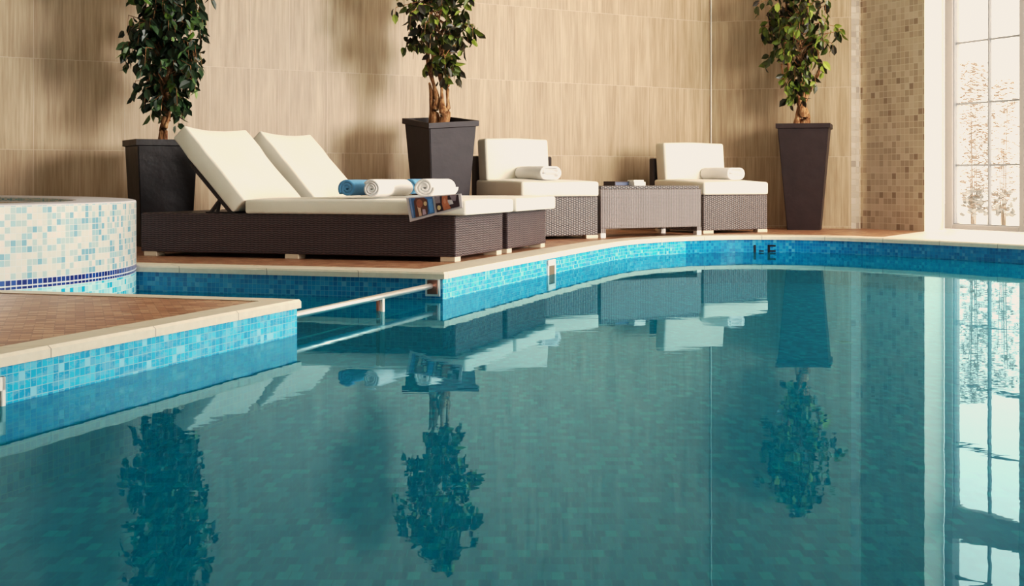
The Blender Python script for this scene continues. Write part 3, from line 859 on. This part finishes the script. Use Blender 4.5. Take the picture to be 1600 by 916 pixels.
# middle tree (pixels 627-749), s = 205
s_ = 205.0; Hm = 0.895
def stem_px(pts, xc, s_, H):
    """(x px, y px, depth offset m, radius m) -> local stem point"""
    return [((x-xc)/s_, dy, (0.45+(280-y)/s_) - (H-0.07), r) for x, y, dy, r in pts]
mid_stems = [
    stem_px([(681, 200, 0, 0.042), (679, 176, 0.0, 0.036), (683, 158, 0.01, 0.022), (678, 135, 0.02, 0.016), (671, 108, 0.02, 0.018), (668, 80, 0.0, 0.018), (672, 45, 0, 0.015), (676, 0, 0.0, 0.011), (690, -60, 0, 0.006)], 688, s_, Hm),
    stem_px([(692, 200, -0.03, 0.042), (694, 180, -0.05, 0.040), (691, 165, -0.02, 0.020), (690, 138, 0.0, 0.012), (687, 116, 0.0, 0.016)], 688, s_, Hm),
    stem_px([(696, 196, 0.01, 0.030), (700, 170, 0.0, 0.018), (699, 145, 0.0, 0.013), (701, 120, 0.01, 0.012), (700, 95, 0.03, 0.011), (688, 70, 0.04, 0.011), (680, 50, 0.03, 0.009), (694, 0, 0, 0.008), (706, -50, 0.0, 0.005)], 688, s_, Hm),
    stem_px([(676, 196, 0.02, 0.030), (674, 165, 0.03, 0.020), (674, 148, 0.03, 0.016), (671, 130, 0.0, 0.010)], 688, s_, Hm),
    stem_px([(672, 115, 0.0, 0.012), (676, 100, -0.02, 0.011), (674, 82, -0.02, 0.008), (660, 70, -0.02, 0.005)], 688, s_, Hm),
]
def rf_mid(f): return 0.07 + 0.30*min(1, f/0.32)**0.9 * (1 if f < 0.62 else max(0.1, 1-((f-0.62)/0.38)**1.5))
make_tree('ficus tree with knotted trunk in the wide tapered planter behind the loungers', (-0.544, 10.2, 0), R(32), 0.430, 0.28, Hm, M['pot'], mid_stems,
          (1.25, 2.22, 0.0, 0.0, rf_mid), 115, M['leaf_mixed'], 11, zoff=(-0.032, -0.003, 0.04, 0.02), leafL=0.092)
# right tree, s = 176
Hr = 0.94; s_ = 175.0
right_stems = [
    stem_px([(1247, 200, 0, 0.040), (1249, 180, 0.01, 0.034), (1253, 165, 0.02, 0.030), (1246, 152, 0.0, 0.022), (1234, 140, 0.0, 0.014), (1226, 128, 0, 0.010), (1222, 100, 0, 0.008)], 1258, s_, Hr),
    stem_px([(1254, 200, -0.02, 0.042), (1256, 178, -0.03, 0.040), (1250, 162, -0.03, 0.028), (1244, 140, 0.0, 0.020), (1236, 118, 0.0, 0.016), (1230, 60, 0.0, 0.012), (1230, 0, 0, 0.010), (1240, -50, 0, 0.006)], 1258, s_, Hr),
    stem_px([(1261, 200, 0.0, 0.034), (1262, 180, 0.01, 0.026), (1258, 163, 0.02, 0.024), (1262, 148, 0.0, 0.018), (1274, 126, 0.0, 0.016), (1281, 106, 0.0, 0.013), (1278, 80, 0.0, 0.010), (1268, 30, 0, 0.008), (1262, -50, 0, 0.005)], 1258, s_, Hr),
    stem_px([(1256, 166, 0.0, 0.020), (1256, 130, 0.0, 0.013), (1252, 90, 0.0, 0.011), (1250, 20, 0.0, 0.009)], 1258, s_, Hr),
]
def rf_r(f): return 0.09 + 0.31*min(1, f/0.48)**1.4 * (1 if f < 0.66 else max(0.1, 1-((f-0.66)/0.34)**1.5))
make_tree('ficus tree with twisted trunk in the tall slim planter near the window', (2.612, 12.0, 0), R(-16), 0.470, 0.285, Hr, M['pot_brown'], right_stems,
          (1.20, 2.25, -0.06, 0.0, rf_r), 105, M['leaf_mixed'], 23, leafL=0.095)
# left tree, s = 230
Hl = 0.715; s_ = 230.0
left_stems = [
    stem_px([(256, 225, 0, 0.030), (257, 200, 0.0, 0.028), (262, 178, 0.01, 0.026), (262, 150, 0.0, 0.022), (260, 100, 0.0, 0.018), (262, 0, 0.0, 0.013), (262, -120, 0, 0.006)], 253, s_, Hl),
    stem_px([(250, 225, 0.02, 0.012), (251, 205, 0.02, 0.011), (257, 180, 0.02, 0.010), (256, 150, 0.0, 0.009), (250, 120, 0, 0.007)], 253, s_, Hl),
    stem_px([(262, 225, -0.02, 0.014), (262, 200, -0.02, 0.012), (266, 180, -0.01, 0.011), (268, 150, 0.0, 0.009), (275, 120, 0, 0.007)], 253, s_, Hl),
]
def rf_l(f): return 0.15 + 0.15*min(1, f/0.25) * (1 if f < 0.7 else max(0.1, 1-((f-0.7)/0.3)**1.6))
make_tree('dense dark ficus tree in the square planter behind the lounger head', (-2.385, 9.13, 0), R(28), 0.425, 0.335, Hl, M['pot_worn'], left_stems,
          (0.93, 2.35, 0.05, 0.0, rf_l), 290, M['leaf_dark'], 31, leafL=0.088)

# ------------------------------------------------------------------ pool fittings
def rot2(o, a): return o
# handrail across the channel mouth
ra = Vector((-0.385, 6.475)); rb = Vector((-0.835, 5.02))
rz_ = WZ + 0.066
rl = thing('pool_handrail', 'polished steel handrail running low over the water between the decks', 'rail', (ra.x, ra.y, rz_))
def rlp(p, z): return (p[0]-ra.x, p[1]-ra.y, z-rz_)
b = bmesh.new(); add_tube(b, [rlp(ra, rz_), rlp(rb, rz_)], 0.0135, 14); obj('top_bar', b, M['steel'], rl, smooth=True)
b = bmesh.new(); add_tube(b, [rlp(ra, -0.158), rlp(rb, -0.158)], 0.004, 10); obj('lower_bar', b, M['steel'], rl, smooth=True)
kk = 0.405
pm = ra.lerp(rb, kk)
b = bmesh.new(); add_tube(b, [rlp(pm, rz_), rlp(pm, BZ)], 0.010, 10); obj('post', b, M['steel'], rl, smooth=True)
pm2 = pm + V*0.03 + U*0.02
b = bmesh.new(); add_tube(b, [rlp(pm2, rz_-0.012), rlp(pm2, BZ)], 0.008, 10); obj('post', b, M['steel_dull'], rl, smooth=True)
# end plate on the channel wall
q = MC + V*0.050
ep = bmesh.new(); add_box(ep, -0.038, 0.038, -0.008, 0.0, -0.045, 0.045, bevel=0.002); 
e = obj('end_plate', ep, M['steel'], rl); e.location = rlp(q, rz_-0.005); e.rotation_euler = (0, 0, math.atan2(-V.y, -V.x))
ep = bmesh.new(); add_box(ep, -0.026, 0.026, -0.014, -0.006, -0.034, 0.034, bevel=0.002)
e2 = obj('socket', ep, M['steel_dull'], e)

def skimmer(label, centre, tangent, w, ztop, zbot, op):
    t = thing('pool_skimmer', label, 'skimmer', (centre.x, centre.y, WZ), math.atan2(tangent.y, tangent.x), 'pool skimmers')
    # local +y points to the left of tangent; wall faces the pool on -y side
    b = bmesh.new(); e = 0.012; hw = w/2
    add_box(b, -hw, hw, -e, 0.001, ztop-0.036, ztop, bevel=0.002, seg=1)
    add_box(b, -hw, hw, -e, 0.001, zbot, zbot+0.03, bevel=0.002, seg=1)
    add_box(b, -hw, -hw+0.016, -e, 0.001, zbot, ztop, bevel=0.002, seg=1)
    add_box(b, hw-0.016, hw, -e, 0.001, zbot, ztop, bevel=0.002, seg=1)
    obj('frame', b, M['white_plastic'], t)
    obj('flap', box(-hw+0.01, hw-0.01, -0.004, 0.0, zbot+0.01, ztop-0.01), M['skimmer_dark'], t)
# main one sits on the straight right-hand edge at column 860
k = (860-800)/2100.0
# find point on the edge polyline
pt = None
for a, b in zip(main_edge, main_edge[1:]):
    fa, fb = a.x-k*a.y, b.x-k*b.y
    if fa <= 0 <= fb: 
        pt = a.lerp(b, -fa/(fb-fa)); tg = (b-a).normalized(); break
# pool is on the right of the travel direction (+x side): local -y must face the pool
skimmer('white framed skimmer opening on the pool edge below the lounger foot end', pt, tg, 0.155, 0.091, -0.10, 0.05)
q = PCN - U*1.72
skimmer('white framed skimmer opening on the near platform wall', q, U, 0.17, 0.075, -0.10, 0.05)

# black tile depth marking
dmk = thing('depth_marking', 'black tile depth marking 1-E set in the far curved pool wall', 'marking', (1.93, 10.62, WZ))
def mark(x0, x1, z0, z1):
    for a, b in zip(main_edge, main_edge[1:]):
        kx = ((x0+x1)/2-800)/2100.0
        if a.x-kx*a.y <= 0 <= b.x-kx*b.y:
            p = a.lerp(b, (kx*a.y-a.x)/((b.x-kx*b.y)-(a.x-kx*a.y)))
            tg_ = (b-a).normalized(); nn = Vector((tg_.y, -tg_.x))
            hw = (x1-x0)/2/197.5
            Mx = Matrix.Translation((p.x, p.y, 0)) @ Matrix.Rotation(math.atan2(tg_.y, tg_.x), 4, 'Z')
            dm = bmesh.new(); add_box(dm, -hw, hw, -0.003, 0.002, WZ+z0, WZ+z1, M=Matrix.Translation((-1.93, -10.62, -WZ)) @ Mx)
            obj('numeral_tile', dm, M['black_tile'], dmk)
            return
mark(1177.6, 1181.2, 0.0, 0.058)
mark(1186, 1193.6, 0.005, 0.016)
mark(1199.6, 1203.4, 0.0, 0.058)
mark(1199.6, 1212, 0.045, 0.060)
mark(1203, 1212, 0.004, 0.018)
# small square inlet on the pool floor
il = thing('floor_inlet', 'small pale square inlet plate on the pool floor', 'inlet', (1.66, 6.73, BZ), R(10))
obj('plate', box(-0.03, 0.03, -0.05, 0.05, 0.0, 0.006, bevel=0.002), M['white_plastic'], il)
g = bmesh.new()
for i in range(3): add_box(g, -0.022, 0.022, -0.032+i*0.026, -0.022+i*0.026, 0.006, 0.008)
obj('grille', g, M['skimmer_dark'], il)

# ------------------------------------------------------------------ outside the window
gp = bmesh.new()
bmesh.ops.create_grid(gp, x_segments=1, y_segments=1, size=14)
gr = struct('ground_outside', gp, simple('pale_gravel', (0.75, 0.70, 0.62), 0.9, 0.1, var=0.1, nscale=30)); 
go = W0 - WN*15.2 + WD*2; gr.location = (go.x, go.y, -0.06); gr.rotation_euler = (0, 0, math.atan2(WD.y, WD.x))
M['twig'] = simple('bleached_twig', (0.24, 0.18, 0.145), 0.9, 0.1, var=0.3)
M['leaf_out'] = simple('bleached_grey_leaf', (0.30, 0.30, 0.30), 0.9, 0.1, var=0.3)
def garden_shrub(label, pxc, Y, halfw, zt, seed, dens):
    rnd = random.Random(seed)
    X = (pxc-800)/2100*Y
    t = thing('garden_shrub', label, 'shrub', (X, Y, -0.06), 0, 'thin shrubs outside the window')
    b = bmesh.new()
    for i in range(6):
        x = rnd.uniform(-0.3, 0.3)*halfw
        add_tube(b, [(x*0.4, rnd.uniform(-.05, .05), 0), (x, 0, zt*0.5), (x*1.4, 0, zt*rnd.uniform(0.7, 1))], [0.006, 0.004, 0.002], 4)
    obj('stem', b, M['twig'], t)
    lf = bmesh.new()
    for i in range(dens):
        z = rnd.uniform(0.10, 1.0)**0.9*zt
        x = rnd.uniform(-1, 1)*halfw*(1.0 if z < zt*0.75 else 0.8)
        p = Vector((x, rnd.uniform(-0.15, 0.15), z))
        tree_leaf(lf, p, Vector((rnd.choice((-1, 1))*rnd.uniform(0.5, 1), rnd.uniform(-0.3, 0.3), rnd.uniform(-0.5, 0.1))), rnd.uniform(0.7, 2.2), rnd.uniform(0.05, 0.10), 0.012)
    obj('foliage', lf, M['twig'], t, uv=False)
    lg = bmesh.new()
    for i in range(dens//9):
        p = Vector((rnd.uniform(-0.6, 0.6)*halfw, rnd.uniform(-0.15, 0.15), rnd.uniform(0.12, 0.38)))
        tree_leaf(lg, p, Vector((rnd.uniform(-1, 1), rnd.uniform(-1, 1), 0.4)), rnd.uniform(0, 3), 0.08, 0.045)
    obj('lower_leaves', lg, M['leaf_out'], t, uv=False)
garden_shrub('taller bare twiggy shrub outside, against the left half of the window', 1522, 14.2, 0.15, 1.75, 3, 900)
garden_shrub('shorter bare twiggy shrub outside, against the right half of the window', 1566, 14.0, 0.17, 1.55, 9, 560)

# ------------------------------------------------------------------ light
wd_ = bpy.data.worlds.new('World'); SC.world = wd_; wd_.use_nodes = True
bg = wd_.node_tree.nodes['Background']; bg.inputs[0].default_value = (1.0, 0.95, 0.86, 1); bg.inputs[1].default_value = 5.5
def area(name, loc, target, sx, sy, power, col, spread=180):
    l = bpy.data.lights.new(name, 'AREA'); l.shape = 'RECTANGLE'; l.size = sx; l.size_y = sy; l.energy = power; l.color = col
    o = bpy.data.objects.new(name, l); COL.objects.link(o); o.location = loc
    l.spread = R(spread)
    d = Vector(target) - Vector(loc); o.rotation_euler = d.to_track_quat('-Z', 'Y').to_euler()
    return o
area('window_daylight', (6.5, 5.4, 1.9), (-1.5, 9.6, 0.3), 3.4, 2.2, 520, (1.0, 0.97, 0.93), 125)
area('far_window_daylight', (4.75, 9.3, 2.0), (2.6, 10.6, 0.0), 1.2, 2.4, 90, (1.0, 0.93, 0.82))
area('ceiling_fill', (0.0, 5.0, 4.1), (0.0, 6.5, 0.0), 6.0, 5.0, 60, (1.0, 0.93, 0.83))  # added soft fill from above, no ceiling fitting is known

# ------------------------------------------------------------------ camera
cam = bpy.data.cameras.new('Camera'); co = bpy.data.objects.new('Camera', cam); COL.objects.link(co)
co.location = (0, 0, 0.45); co.rotation_euler = (R(90), 0, 0)
cam.sensor_width = 36; cam.lens = 2100/1600*36; cam.shift_y = -178.0/1600
cam.clip_start = 0.05; cam.clip_end = 200
SC.camera = co

# ------------------------------------------------------------------ grade
vs = SC.view_settings
vs.view_transform = 'Standard'; vs.look = 'None'; vs.exposure = 0.0; vs.gamma = 1.0
vs.use_curve_mapping = True
cm = vs.curve_mapping
cm.extend = 'HORIZONTAL'
for i, (mid, top) in enumerate(((0.50, 0.90), (0.48, 0.83), (0.455, 0.735))):
    cm.curves[i].points[-1].location = (1.0, top)
    cm.curves[i].points.new(0.45, mid*0.94)
c3 = cm.curves[3]
c3.points.new(0.05, 0.034); c3.points.new(0.40, 0.42)
cm.update()
SC.cycles.max_bounces = 8; SC.cycles.transparent_max_bounces = 12
SC.cycles.use_denoising = True
SC.cycles.sample_clamp_indirect = 6.0
